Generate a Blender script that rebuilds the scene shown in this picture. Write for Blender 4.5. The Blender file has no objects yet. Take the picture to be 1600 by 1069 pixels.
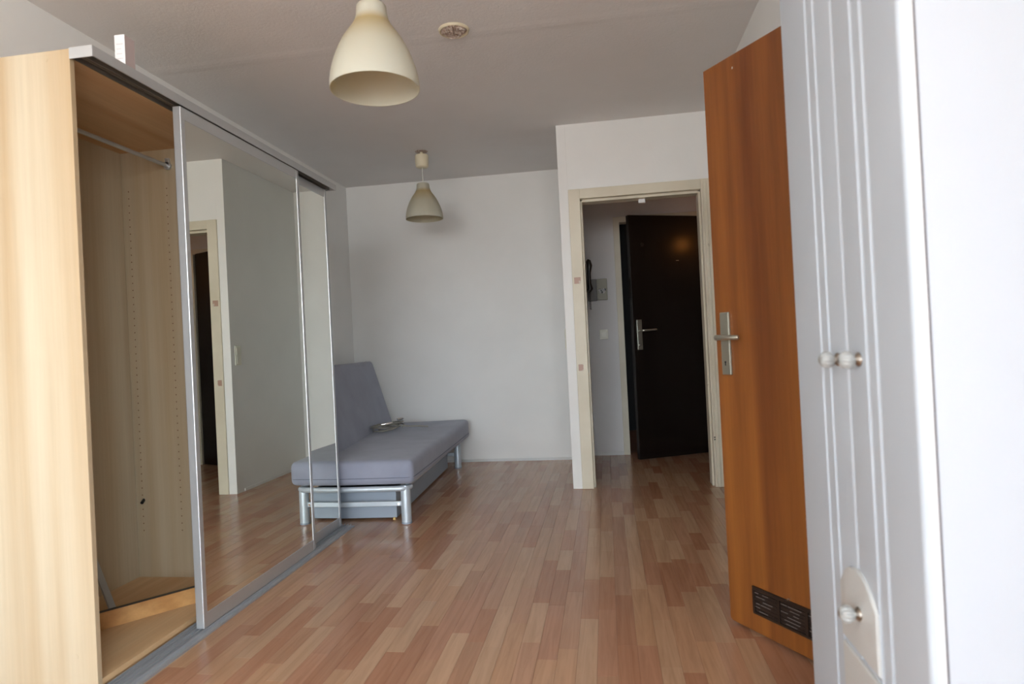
import bpy, bmesh, math, random
from mathutils import Vector, Matrix
from math import pi, sin, cos
random.seed(7)
C = bpy.context.scene.collection
scene = bpy.context.scene

# ------------------------------------------------------------------ camera
F_PX, YAW, PITCH, ROLL, CAM_H = 996.33, -0.1453, 0.0049, 0.0491, 1.0062
cam_data = bpy.data.cameras.new('camera')
cam = bpy.data.objects.new('camera', cam_data)
C.objects.link(cam)
cam_data.sensor_width = 36.0
cam_data.lens = F_PX / 1600 * 36.0
cam_data.clip_start = 0.02
fwd0 = Vector((sin(YAW), cos(YAW), 0))
right0 = Vector((cos(YAW), -sin(YAW), 0))
fwd = (fwd0 * cos(PITCH) + Vector((0, 0, 1)) * sin(PITCH)).normalized()
up0 = right0.cross(fwd)
down0 = -up0
cx = right0 * cos(ROLL) + down0 * sin(ROLL)
cdown = right0 * -sin(ROLL) + down0 * cos(ROLL)
M = Matrix.Identity(4)
for i in range(3):
    M[i][0] = cx[i]; M[i][1] = -cdown[i]; M[i][2] = -fwd[i]
M[0][3], M[1][3], M[2][3] = 0, 0, CAM_H
cam.matrix_world = M
scene.camera = cam
cam_data.dof.use_dof = True
cam_data.dof.focus_distance = 3.6
cam_data.dof.aperture_fstop = 3.2

# ------------------------------------------------------------------ world, light, exposure
scene.view_settings.view_transform = 'Standard'
scene.view_settings.look = 'None'
scene.view_settings.gamma = 1.0
scene.view_settings.use_curve_mapping = False
scene.view_settings.exposure = 0.0
world = bpy.data.worlds.new('overcast_sky'); scene.world = world
world.use_nodes = True
wn = world.node_tree.nodes; wl = world.node_tree.links
bg = wn['Background']
tc = wn.new('ShaderNodeTexCoord'); sp = wn.new('ShaderNodeSeparateXYZ'); rp = wn.new('ShaderNodeValToRGB')
mr = wn.new('ShaderNodeMapRange')
mr.inputs['From Min'].default_value = -1; mr.inputs['From Max'].default_value = 1
wl.new(tc.outputs['Generated'], sp.inputs[0]); wl.new(sp.outputs['Z'], mr.inputs['Value'])
wl.new(mr.outputs[0], rp.inputs[0]); wl.new(rp.outputs[0], bg.inputs['Color'])
rp.color_ramp.elements[0].position = 0.47; rp.color_ramp.elements[0].color = (0.60, 0.59, 0.57, 1)
rp.color_ramp.elements[1].position = 0.53; rp.color_ramp.elements[1].color = (0.80, 0.91, 1.0, 1)
e = rp.color_ramp.elements.new(1.0); e.color = (0.60, 0.77, 1.0, 1)
bg.inputs['Strength'].default_value = 21.5

WIN_X0, WIN_X1, WIN_Z0, WIN_Z1, WIN_Y = -2.05, 0.60, 0.80, 2.38, -4.3
pl = bpy.data.lights.new('window_portal', 'AREA')
pl.shape = 'RECTANGLE'; pl.size = WIN_X1 - WIN_X0; pl.size_y = WIN_Z1 - WIN_Z0
pl.cycles.is_portal = True
plo = bpy.data.objects.new('window_portal', pl); C.objects.link(plo)
plo.location = ((WIN_X0 + WIN_X1) / 2, WIN_Y - 0.12, (WIN_Z0 + WIN_Z1) / 2)
plo.rotation_euler = (pi / 2, 0, 0)      # points along +Y into the room
WS_Y0, WS_Y1, WS_Z0, WS_Z1 = -3.05, -0.90, 0.35, 2.38      # unseen window added in the right wall behind the camera for side light
pl2 = bpy.data.lights.new('added_window_portal', 'AREA')
pl2.shape = 'RECTANGLE'; pl2.size = WS_Z1 - WS_Z0; pl2.size_y = WS_Y1 - WS_Y0
pl2.cycles.is_portal = True
plo2 = bpy.data.objects.new('added_window_portal', pl2); C.objects.link(plo2)
plo2.location = (0.757 + 0.13, (WS_Y0 + WS_Y1) / 2, (WS_Z0 + WS_Z1) / 2)
plo2.rotation_euler = (0, pi / 2, 0)      # points along -X into the room
# unseen warm light, added at the hall's right for the dark leaf's glow
hl = bpy.data.lights.new('added_hall_glow', 'POINT'); hl.energy = 0.45; hl.color = (1.0, 0.34, 0.06); hl.shadow_soft_size = 0.05
hlo = bpy.data.objects.new('added_hall_glow', hl); C.objects.link(hlo); hlo.location = (1.12, 5.28, 1.86)

# ------------------------------------------------------------------ materials
def mat(name, col, rough=0.6, metal=0.0, spec=0.5, **kw):
    m = bpy.data.materials.new(name); m.use_nodes = True
    b = m.node_tree.nodes['Principled BSDF']
    b.inputs['Base Color'].default_value = (*col, 1)
    b.inputs['Roughness'].default_value = rough
    b.inputs['Metallic'].default_value = metal
    b.inputs['Specular IOR Level'].default_value = spec
    for k, v in kw.items(): b.inputs[k].default_value = v
    return m
def nd(m, t): return m.node_tree.nodes.new(t)
def lk(m, a, b): m.node_tree.links.new(a, b)
def bsdf(m): return m.node_tree.nodes['Principled BSDF']
def srgb(r, g, b):
    f = lambda c: (c / 255 / 12.92) if c / 255 <= 0.04045 else ((c / 255 + 0.055) / 1.055) ** 2.4
    return (f(r), f(g), f(b))
def coords(m, scale=(1, 1, 1), kind='Object', rot=(0, 0, 0)):
    t = nd(m, 'ShaderNodeTexCoord'); mp = nd(m, 'ShaderNodeMapping')
    mp.inputs['Scale'].default_value = scale; mp.inputs['Rotation'].default_value = rot
    lk(m, t.outputs[kind], mp.inputs[0]); return mp.outputs[0]
def noise(m, vec, scale, detail=4, rough=0.55, dist=0.0):
    n = nd(m, 'ShaderNodeTexNoise'); n.inputs['Scale'].default_value = scale
    n.inputs['Detail'].default_value = detail; n.inputs['Roughness'].default_value = rough
    n.inputs['Distortion'].default_value = dist
    lk(m, vec, n.inputs['Vector']); return n.outputs['Fac']
def ramp(m, fac, stops):
    r = nd(m, 'ShaderNodeValToRGB')
    for i, (p, c) in enumerate(stops):
        el = r.color_ramp.elements[i] if i < 2 else r.color_ramp.elements.new(p)
        el.position = p; el.color = (*c, 1)
    lk(m, fac, r.inputs[0]); return r.outputs[0]
def bump(m, fac, strength, dist=0.002):
    b = nd(m, 'ShaderNodeBump'); b.inputs['Strength'].default_value = strength; b.inputs['Distance'].default_value = dist
    lk(m, fac, b.inputs['Height']); lk(m, b.outputs[0], bsdf(m).inputs['Normal'])
def mix(m, fac, a, b, mode='MIX'):
    x = nd(m, 'ShaderNodeMix'); x.data_type = 'RGBA'; x.blend_type = mode
    if isinstance(fac, float): x.inputs[0].default_value = fac
    else: lk(m, fac, x.inputs[0])
    for s, v in ((x.inputs[6], a), (x.inputs[7], b)):
        if isinstance(v, tuple): s.default_value = (*v, 1)
        else: lk(m, v, s)
    return x.outputs[2]

def wall_paint(name, col, bstr, bscale, rough=0.85):
    m = mat(name, col, rough, spec=0.3)
    v = coords(m)
    c = ramp(m, noise(m, v, 1.7, 3), [(0.35, tuple(x * 0.955 for x in col)), (0.65, col)])
    lk(m, c, bsdf(m).inputs['Base Color'])
    bump(m, noise(m, v, bscale, 5, 0.65), bstr, 0.003)
    return m
M_WALL = wall_paint('white_wall_paint', (0.88, 0.875, 0.85), 0.2, 55)
M_CEIL = wall_paint('rough_ceiling_plaster', (0.86, 0.84, 0.82), 0.5, 75)
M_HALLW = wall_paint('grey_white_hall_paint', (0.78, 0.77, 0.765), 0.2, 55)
M_BLACK = mat('dark_space_shade', (0.02, 0.02, 0.02), 0.9)  # black walls stand for the darkness beyond the entrance

def peeling(name, col, under, amount=0.36):
    m = mat(name, col, 0.45)
    v = coords(m)
    f1 = noise(m, v, 14, 6, 0.7)
    c = ramp(m, f1, [(amount - 0.03, under), (amount, col)])
    f2 = ramp(m, noise(m, v, 3.0, 3), [(0.3, tuple(x * 0.86 for x in col)), (0.7, (1, 1, 1))])
    lk(m, mix(m, 0.35, c, f2, 'MULTIPLY'), bsdf(m).inputs['Base Color'])
    bump(m, f1, 0.25, 0.002)
    return m
M_FRAME = peeling('cream_peeling_frame_paint', srgb(222, 214, 194), srgb(150, 125, 100), 0.31)
M_FRAMEW = peeling('white_peeling_corner_paint', srgb(222, 222, 220), srgb(160, 150, 135), 0.29)

def laminate():
    m = mat('beech_laminate', (0.5, 0.3, 0.18), 0.2, spec=0.5)
    a = nd(m, 'ShaderNodeAttribute'); a.attribute_name = 'tone'; a.attribute_type = 'GEOMETRY'
    v = coords(m, (38, 2.2, 10), 'Object')
    g = noise(m, v, 1.0, 5, 0.6, 1.2)
    gr = ramp(m, g, [(0.3, (0.80, 0.76, 0.72)), (0.62, (1.06, 1.06, 1.06))])
    lk(m, mix(m, 0.8, a.outputs['Color'], gr, 'MULTIPLY'), bsdf(m).inputs['Base Color'])
    s = noise(m, coords(m, (1, 1, 1)), 2.5, 4)
    r = nd(m, 'ShaderNodeMapRange'); r.inputs['To Min'].default_value = 0.15; r.inputs['To Max'].default_value = 0.27
    lk(m, s, r.inputs[0]); lk(m, r.outputs[0], bsdf(m).inputs['Roughness'])
    return m
M_LAM = laminate()
M_SUB = mat('laminate_joint', srgb(120, 80, 55), 0.6)

def wood(name, dark, light, scale, stretch, axis='z', rough=0.45, bands=0.6, mid=None):
    m = mat(name, light, rough)
    sc = {'z': (1, 1, stretch), 'y': (1, stretch, 1), 'x': (stretch, 1, 1)}[axis]
    v = coords(m, sc)
    broad = noise(m, v, scale, 2, 0.5)
    fine = noise(m, v, scale * 9, 5, 0.65)
    stops = [(0.34, dark), (0.64, light)]
    if mid: stops.append((0.5, mid))
    c1 = ramp(m, broad, stops)
    c2 = ramp(m, fine, [(0.3, (0.80, 0.78, 0.75)), (0.66, (1.05, 1.05, 1.05))])
    lk(m, mix(m, bands, c1, c2, 'MULTIPLY'), bsdf(m).inputs['Base Color'])
    bump(m, fine, 0.05, 0.001)
    return m
M_BIRCH = wood('birch_foil', srgb(184, 160, 126), srgb(200, 186, 160), 8.0, 0.03, 'z', 0.5, 0.35)
M_BIRCH_Y = wood('birch_foil_lengthwise', srgb(206, 160, 112), srgb(224, 190, 146), 9.0, 0.05, 'y', 0.5, 0.4)
M_TEAK = wood('teak_veneer', srgb(104, 55, 26), srgb(150, 92, 40), 8.0, 0.045, 'z', 0.36, 0.8)
M_STRIP = wood('orange_beech_strip', srgb(176, 122, 66), srgb(214, 164, 104), 10, 0.1, 'y', 0.5, 0.5)
M_ESPRESSO = wood('dark_brown_door_lacquer', (0.0075, 0.005, 0.004), (0.011, 0.0075, 0.006), 10, 0.05, 'z', 0.25, 0.4)

def brushed(name, col, rough, metal=1.0):
    m = mat(name, col, rough, metal)
    v = coords(m, (1, 1, 1)); f = noise(m, v, 60, 4)
    r = nd(m, 'ShaderNodeMapRange'); r.inputs['To Min'].default_value = rough * 0.8; r.inputs['To Max'].default_value = rough * 1.25
    lk(m, f, r.inputs[0]); lk(m, r.outputs[0], bsdf(m).inputs['Roughness'])
    return m
M_ALU = brushed('satin_aluminium', (0.60, 0.62, 0.63), 0.38, 0.7)
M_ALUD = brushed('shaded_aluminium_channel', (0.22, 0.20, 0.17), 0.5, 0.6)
M_SILVER = brushed('silver_lacquered_steel', (0.56, 0.62, 0.67), 0.35, 0.35)
M_NICKEL = brushed('worn_nickel', (0.50, 0.50, 0.43), 0.3, 0.9)
M_CHROME = mat('polished_chrome', (0.8, 0.8, 0.8), 0.08, 1.0)
M_PEWTER = mat('antique_pewter', (0.38, 0.35, 0.31), 0.28, 1.0)
M_MIRROR = mat('mirror_glass', (0.91, 0.93, 0.87), 0.0, 1.0)
def white_foil():
    m = mat('white_wardrobe_foil', (0.70, 0.72, 0.74), 0.42)
    v = coords(m); f = noise(m, v, 4, 3)
    lk(m, ramp(m, f, [(0.3, (0.52, 0.575, 0.635)), (0.7, (0.55, 0.605, 0.665))]), bsdf(m).inputs['Base Color'])
    return m
M_WHITE = white_foil()
M_SIDE = mat('white_side_board', (0.52, 0.55, 0.60), 0.4)
def scuffed_edge():
    m = mat('scuffed_white_edge', (0.82, 0.82, 0.83), 0.45)
    v = coords(m, (1, 1, 0.18)); f = noise(m, v, 60, 4, 0.7)
    lk(m, ramp(m, f, [(0.30, (0.45, 0.36, 0.34)), (0.34, (0.70, 0.71, 0.74))]), bsdf(m).inputs['Base Color'])
    return m
M_EDGE = scuffed_edge()
M_CREAMFOIL = mat('ivory_drawer_foil', (0.58, 0.585, 0.57), 0.42)
def fabric():
    m = mat('grey_cotton_cover', srgb(140, 142, 156), 0.92, spec=0.2)
    v = coords(m); n = noise(m, v, 420, 2)
    b = noise(m, v, 5, 3)
    c = ramp(m, b, [(0.3, srgb(142, 145, 160)), (0.7, srgb(154, 157, 172))])
    lk(m, c, bsdf(m).inputs['Base Color'])
    bsdf(m).inputs['Sheen Weight'].default_value = 0.25
    bump(m, n, 0.25, 0.001)
    return m
M_FABRIC = fabric()
M_PIPING = mat('dark_grey_piping', srgb(104, 106, 120), 0.9)
M_BOX = mat('pale_grey_storage_board', srgb(158, 168, 180), 0.5)
def lampshade():
    m = mat('cream_translucent_shade', srgb(232, 228, 206), 0.35, spec=0.4)
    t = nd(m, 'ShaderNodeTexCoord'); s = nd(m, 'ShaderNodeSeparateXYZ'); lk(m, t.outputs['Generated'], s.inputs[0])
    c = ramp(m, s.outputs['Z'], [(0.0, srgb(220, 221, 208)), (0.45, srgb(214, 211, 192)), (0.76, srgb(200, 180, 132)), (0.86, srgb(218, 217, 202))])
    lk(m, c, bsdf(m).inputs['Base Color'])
    bsdf(m).inputs['Transmission Weight'].default_value = 0.0
    # thin plastic lets part of the daylight through
    tr = nd(m, 'ShaderNodeBsdfTranslucent'); tr.inputs[0].default_value = (*srgb(222, 204, 150), 1)
    mx = nd(m, 'ShaderNodeMixShader'); mx.inputs[0].default_value = 0.35
    out = m.node_tree.nodes['Material Output']
    lk(m, bsdf(m).outputs[0], mx.inputs[1]); lk(m, tr.outputs[0], mx.inputs[2]); lk(m, mx.outputs[0], out.inputs[0])
    return m
M_SHADE = lampshade()
M_CREAM = mat('cream_plastic', srgb(224, 214, 186), 0.45)
M_CORD = mat('white_cord', srgb(225, 222, 210), 0.5)
M_PLASTER = None
def plaster():
    m = mat('broken_brown_plaster', srgb(150, 128, 112), 0.95)
    v = coords(m); f = noise(m, v, 90, 5, 0.7)
    lk(m, ramp(m, f, [(0.35, srgb(158, 134, 118)), (0.55, srgb(200, 184, 172)), (0.68, srgb(240, 234, 228))]), bsdf(m).inputs['Base Color'])
    return m
M_PLASTER = plaster()
M_SWITCH = mat('ivory_switch_plastic', srgb(226, 224, 208), 0.35)
M_GREYBOX = mat('grey_meter_box', srgb(120, 120, 118), 0.5)
M_BEIGEBOX = mat('beige_junction_box', srgb(168, 166, 150), 0.5)
M_BLACKP = mat('black_plastic', (0.012, 0.012, 0.013), 0.35)
M_CABLE = mat('grey_taupe_cable', srgb(140, 136, 126), 0.5)
M_YELLOW = mat('yellow_castor_plastic', srgb(226, 190, 120), 0.4)
M_PAPER = mat('white_carton', srgb(238, 238, 238), 0.6)
M_CARTON_SHADE = mat('pinkish_shaded_carton_side', srgb(190, 172, 168), 0.6)  # pinkish carton side with its shade put into the colour
M_GRILLE = mat('dark_brown_vent_plastic', (0.020, 0.012, 0.009), 0.32)
M_DUST = mat('dusty_vent_slat', (0.30, 0.29, 0.28), 0.5)
M_CERAMIC = mat('milky_ribbed_glass', srgb(200, 202, 200), 0.10, spec=0.6); bsdf(M_CERAMIC).inputs['Transmission Weight'].default_value = 0.35
M_PATCH = peeling('bare_filler_patch', srgb(212, 202, 186), srgb(186, 150, 132), 0.5)

def pane_glass():
    m = bpy.data.materials.new('window_glass'); m.use_nodes = True
    n = m.node_tree.nodes; n.clear()
    o = n.new('ShaderNodeOutputMaterial'); mx = n.new('ShaderNodeMixShader'); mx.inputs[0].default_value = 0.06
    t = n.new('ShaderNodeBsdfTransparent'); g = n.new('ShaderNodeBsdfGlossy'); g.inputs['Roughness'].default_value = 0.0
    lk(m, t.outputs[0], mx.inputs[1]); lk(m, g.outputs[0], mx.inputs[2]); lk(m, mx.outputs[0], o.inputs[0])
    return m
M_GLASS = pane_glass()

# ------------------------------------------------------------------ mesh helpers
def nb(): return bmesh.new()
def box(bm, x0, x1, y0, y1, z0, z1, bev=0.0, seg=2):
    r = bmesh.ops.create_cube(bm, size=1.0)
    vs = r['verts']
    bmesh.ops.scale(bm, vec=(x1 - x0, y1 - y0, z1 - z0), verts=vs)
    bmesh.ops.translate(bm, vec=((x0 + x1) / 2, (y0 + y1) / 2, (z0 + z1) / 2), verts=vs)
    if bev > 0:
        es = list({e for v in vs for e in v.link_edges})
        bmesh.ops.bevel(bm, geom=es, offset=bev, segments=seg, affect='EDGES', profile=0.5)
    return bm
def tube(bm, pts, r, seg=12, cap=True):
    pts = [Vector(p) for p in pts]; rings = []
    t0 = (pts[1] - pts[0]).normalized()
    ref = Vector((0, 0, 1)) if abs(t0.z) < 0.9 else Vector((1, 0, 0))
    nrm = t0.cross(ref).normalized()
    for i, p in enumerate(pts):
        t = (pts[min(i + 1, len(pts) - 1)] - pts[max(i - 1, 0)]).normalized()
        nrm = (nrm - t * nrm.dot(t)).normalized(); bn = t.cross(nrm)
        rr = r[i] if isinstance(r, (list, tuple)) else r
        rings.append([bm.verts.new(p + (nrm * cos(2 * pi * k / seg) + bn * sin(2 * pi * k / seg)) * rr) for k in range(seg)])
    for a, b in zip(rings, rings[1:]):
        for k in range(seg): bm.faces.new((a[k], a[(k + 1) % seg], b[(k + 1) % seg], b[k]))
    if cap:
        bm.faces.new(list(reversed(rings[0]))); bm.faces.new(rings[-1])
    return bm
def lathe(bm, prof, seg=48, close=False, centre=(0, 0, 0)):
    rings = []
    for (r, z) in prof:
        rings.append([bm.verts.new((centre[0] + r * cos(2 * pi * k / seg), centre[1] + r * sin(2 * pi * k / seg), centre[2] + z)) for k in range(seg)])
    pairs = list(zip(rings, rings[1:]))
    if close: pairs.append((rings[-1], rings[0]))
    for a, b in pairs:
        for k in range(seg): bm.faces.new((a[k], a[(k + 1) % seg], b[(k + 1) % seg], b[k]))
    if not close:
        bm.faces.new(list(reversed(rings[0]))); bm.faces.new(rings[-1])
    return bm
def prism_z(bm, poly, z0, z1):
    a = [bm.verts.new((x, y, z0)) for x, y in poly]; b = [bm.verts.new((x, y, z1)) for x, y in poly]
    n = len(poly)
    for k in range(n): bm.faces.new((a[k], a[(k + 1) % n], b[(k + 1) % n], b[k]))
    bm.faces.new(list(reversed(a))); bm.faces.new(b)
    return bm
def prism_x(bm, poly, x0, x1):        # poly in (y, z)
    a = [bm.verts.new((x0, y, z)) for y, z in poly]; b = [bm.verts.new((x1, y, z)) for y, z in poly]
    n = len(poly)
    for k in range(n): bm.faces.new((a[k], a[(k + 1) % n], b[(k + 1) % n], b[k]))
    fa = bm.faces.new(list(reversed(a))); bm.faces.new(b)
    return fa
def obj(name, bm, m, parent=None, smooth=None, kind=None, label=None):
    bmesh.ops.recalc_face_normals(bm, faces=bm.faces)
    me = bpy.data.meshes.new(name); bm.to_mesh(me); bm.free()
    me.materials.append(m)
    if smooth is not None:
        for p in me.polygons: p.use_smooth = True
        me.set_sharp_from_angle(angle=math.radians(smooth))
    o = bpy.data.objects.new(name, me); C.objects.link(o)
    if parent: o.parent = parent
    if kind: o['kind'] = kind
    if label: o['label'] = label
    return o
def thing(name, label, cat, loc=(0, 0, 0), rz=0.0, group=None):
    o = bpy.data.objects.new(name, None); C.objects.link(o); o.empty_display_size = 0.05
    o.location = loc; o.rotation_euler = (0, 0, rz)
    o['label'] = label; o['category'] = cat
    if group: o['group'] = group
    return o
def tag(o, label, cat, group=None):
    o['label'] = label; o['category'] = cat
    if group: o['group'] = group
    return o
def structure(name, bm, m, label=None): return obj(name, bm, m, kind='structure', label=label)
def copy_tree(o, parent=None):
    c = o.copy(); C.objects.link(c); c.parent = parent
    for ch in list(o.children): copy_tree(ch, c)
    return c

# ------------------------------------------------------------------ room shell
H = 2.5
XL, XR, YF, YA = -2.25, 0.757, 5.49, 4.388
XA = -0.264           # corner of the partition
HL, HR, HB = -0.144, 1.25, 5.66    # hall left, right, back
OP0, OP1, OPH = -0.135, 0.690, 1.995   # doorway opening in the partition front

b = nb(); box(b, XL - 0.1, XL, WIN_Y - 0.2, YF + 0.1, -0.1, H + 0.1); structure('wall_left', b, M_WALL)
b = nb(); box(b, XL, HL - 0.01, YF, YF + 0.1, -0.1, H + 0.1); structure('wall_far', b, M_WALL)
# right wall with the opening of the brown door
RD0, RD1, RDH = 1.735, 2.44, 1.96
b = nb()
box(b, XR, XR + 0.1, WIN_Y - 0.2, WS_Y0, -0.1, H + 0.1)
box(b, XR, XR + 0.1, WS_Y1, RD0, -0.1, H + 0.1)
box(b, XR, XR + 0.1, WS_Y0, WS_Y1, -0.1, WS_Z0)
box(b, XR, XR + 0.1, WS_Y0, WS_Y1, WS_Z1, H + 0.1)
box(b, XR, XR + 0.1, RD1, YA, -0.1, H + 0.1)
box(b, XR, XR + 0.1, RD0, RD1, RDH, H + 0.1)
structure('wall_right', b, M_WALL)
# dark side room behind the brown door
b = nb()
box(b, 2.0, 2.1, 1.2, 3.0, -0.1, H); box(b, XR + 0.1, 2.1, 1.1, 1.2, -0.1, H); box(b, XR + 0.1, 2.1, 3.0, 3.1, -0.1, H)
structure('wall_side_room', b, M_HALLW)
# partition: side wall and front wall
b = nb()
box(b, XA, HL, YA + 0.11, HB + 0.1, -0.1, H + 0.1)
structure('wall_partition_side', b, M_WALL)
b = nb()
box(b, XA, OP0, YA, YA + 0.11, -0.1, H + 0.1)
box(b, OP1, HR + 0.1, YA, YA + 0.11, -0.1, H + 0.1)
box(b, OP0, OP1, YA, YA + 0.11, OPH, H + 0.1)
structure('wall_partition_front', b, M_WALL)
# hall back wall with the entrance opening, hall right wall
EX0, EX1, EZ = 0.165, 0.880, 2.035
b = nb()
box(b, HL, EX0, HB, HB + 0.12, -0.1, H + 0.1); box(b, EX1, HR + 0.1, HB, HB + 0.12, -0.1, H + 0.1); box(b, EX0, EX1, HB, HB + 0.12, EZ, H + 0.1)
structure('wall_hall_back', b, M_HALLW)
b = nb(); box(b, HR, HR + 0.1, YA + 0.11, HB, -0.1, H + 0.1); structure('wall_hall_right', b, M_HALLW)
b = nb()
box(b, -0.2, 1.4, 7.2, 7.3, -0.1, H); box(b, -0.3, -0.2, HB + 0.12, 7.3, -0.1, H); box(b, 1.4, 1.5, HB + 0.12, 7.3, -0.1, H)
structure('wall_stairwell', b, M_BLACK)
# window wall behind the camera
b = nb()
box(b, XL, WIN_X0, WIN_Y - 0.2, WIN_Y, -0.1, H + 0.1); box(b, WIN_X1, XR, WIN_Y - 0.2, WIN_Y, -0.1, H + 0.1)
box(b, WIN_X0, WIN_X1, WIN_Y - 0.2, WIN_Y, -0.1, WIN_Z0); box(b, WIN_X0, WIN_X1, WIN_Y - 0.2, WIN_Y, WIN_Z1, H + 0.1)
structure('wall_window', b, M_WALL)
b = nb()
w = 0.06
for (x0, x1) in ((WIN_X0, WIN_X0 + w), ((WIN_X0 + WIN_X1) / 2 - w / 2, (WIN_X0 + WIN_X1) / 2 + w / 2), (WIN_X1 - w, WIN_X1)):
    box(b, x0, x1, WIN_Y - 0.1, WIN_Y - 0.04, WIN_Z0, WIN_Z1, 0.004)
for (z0, z1) in ((WIN_Z0, WIN_Z0 + w), (WIN_Z1 - w, WIN_Z1)):
    box(b, WIN_X0 + w, WIN_X1 - w, WIN_Y - 0.1, WIN_Y - 0.04, z0, z1)
win = structure('window_1', b, M_FRAMEW)
for (x0, x1) in ((WIN_X0 + w, (WIN_X0 + WIN_X1) / 2 - w / 2), ((WIN_X0 + WIN_X1) / 2 + w / 2, WIN_X1 - w)):
    b = nb(); box(b, x0, x1, WIN_Y - 0.072, WIN_Y - 0.068, WIN_Z0 + w, WIN_Z1 - w); obj('pane', b, M_GLASS, win)
b = nb()
ym = (WS_Y0 + WS_Y1) / 2
for (y0, y1) in ((WS_Y0, WS_Y0 + w), (ym - w / 2, ym + w / 2), (WS_Y1 - w, WS_Y1)): box(b, XR + 0.03, XR + 0.09, y0, y1, WS_Z0, WS_Z1, 0.004)
for (z0, z1) in ((WS_Z0, WS_Z0 + w), (WS_Z1 - w, WS_Z1)): box(b, XR + 0.03, XR + 0.09, WS_Y0 + w, WS_Y1 - w, z0, z1)
win2 = structure('added_window_2', b, M_FRAMEW)  # added window, out of view, lets in light from the right
for (y0, y1) in ((WS_Y0 + w, ym - w / 2), (ym + w / 2, WS_Y1 - w)):
    b = nb(); box(b, XR + 0.058, XR + 0.062, y0, y1, WS_Z0 + w, WS_Z1 - w); obj('pane', b, M_GLASS, win2)
# ceiling
b = nb(); box(b, XL - 0.1, XR + 0.1, WIN_Y - 0.2, 1.1, H, H + 0.1); box(b, XL - 0.1, 2.1, 1.1, 7.3, H, H + 0.1); structure('ceiling', b, M_CEIL)
b = nb()
prof = [(-0.05, 0), (-0.015, -0.0014), (0.015, -0.0014), (0.05, 0), (0.05, 0.002), (-0.05, 0.002)]
fa = prism_x(b, [(2.985 + y, H + z) for y, z in prof], XL, XR)
structure('trim_ceiling_seam', b, M_CEIL)
# baseboards
b = nb(); box(b, XL, XA, YF - 0.008, YF, 0, 0.022); structure('baseboard_far', b, M_FRAMEW)
b = nb(); box(b, HL, 0.118, HB - 0.010, HB, 0, 0.030); structure('baseboard_hall', b, M_FRAMEW)
b = nb(); box(b, XA - 0.006, XA, YA + 0.1, YF, 0, 0.022); structure('baseboard_partition', b, M_WALL)

# ------------------------------------------------------------------ floor with its laminate strips
b = nb(); box(b, XL - 0.1, 2.1, WIN_Y - 0.2, 7.3, -0.12, -0.004)
floor = structure('floor', b, M_SUB)
TONES = [srgb(*c) for c in ((184, 143, 112), (178, 134, 104), (188, 150, 119), (172, 124, 95), (191, 154, 123), (182, 139, 110), (177, 130, 102), (186, 144, 111))]
SW = 0.064
def strip_mesh(bm, x0, x1, y0, y1, col, lay):
    before = len(bm.faces)
    g = 0.00025
    vs = [bm.verts.new(p) for p in ((x0 + g, y0 + g, -0.0004), (x1 - g, y0 + g, -0.0004), (x1 - g, y1 - g, -0.0004), (x0 + g, y1 - g, -0.0004),
                                    (x0 + g + .0004, y0 + g + .0004, 0), (x1 - g - .0004, y0 + g + .0004, 0), (x1 - g - .0004, y1 - g - .0004, 0), (x0 + g + .0004, y1 - g - .0004, 0),
                                    (x0 + g, y0 + g, -0.0045), (x1 - g, y0 + g, -0.0045), (x1 - g, y1 - g, -0.0045), (x0 + g, y1 - g, -0.0045))]
    fs = [bm.faces.new(vs[4:8])]
    for k in range(4):
        fs.append(bm.faces.new((vs[k], vs[(k + 1) % 4], vs[4 + (k + 1) % 4], vs[4 + k])))
        fs.append(bm.faces.new((vs[8 + k], vs[8 + (k + 1) % 4], vs[(k + 1) % 4], vs[k])))
    for f in fs:
        for l in f.loops: l[lay] = (*col, 1)
Minv = M.inverted()
def seen(x, y):
    p = Minv @ Vector((x, y, 0))
    if p.z >= -0.1: return False
    u = 800 + F_PX * p.x / -p.z; v = 534.5 - F_PX * p.y / -p.z
    return -40 < u < 1640 and v < 1110
strips = []
nx = int((HR - XL) / SW) + 1
rs = random.Random(3)
for i in range(nx):
    x0 = XL + i * SW; x1 = min(x0 + SW, HR)
    if x1 - x0 < 0.005: continue
    board = i // 3
    y = WIN_Y - rs.random() * 0.4
    while y < HB + 0.1:
        ln = rs.choice((0.27, 0.33, 0.38, 0.42, 0.48))
        y0, y1 = max(y, WIN_Y), min(y + ln, HB + 0.1); y += ln
        if y1 - y0 < 0.02: continue
        xc, yc = (x0 + x1) / 2, (y0 + y1) / 2
        if xc > XR + 0.02 and yc < YA: continue
        t = rs.choice(TONES); k = rs.uniform(0.95, 1.04)
        vis = seen(xc, yc) and xc > -1.52 and not (xc > 0.4 and yc < 2.2) and not (xc < XA and yc > YF)
        strips.append(((0 if vis else 1, math.hypot(xc, yc)), x0, x1, y0, y1, tuple(c * k for c in t)))
strips.sort(key=lambda s: s[0])
for s in strips[:300]:
    bm = nb(); lay = bm.loops.layers.float_color.new('tone')
    strip_mesh(bm, *s[1:5], s[5], lay)
    obj('plank', bm, M_LAM, floor)
bm = nb(); lay = bm.loops.layers.float_color.new('tone')
for s in strips[300:]: strip_mesh(bm, *s[1:5], s[5], lay)
obj('farther_planks', bm, M_LAM, floor, kind='stuff')

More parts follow.
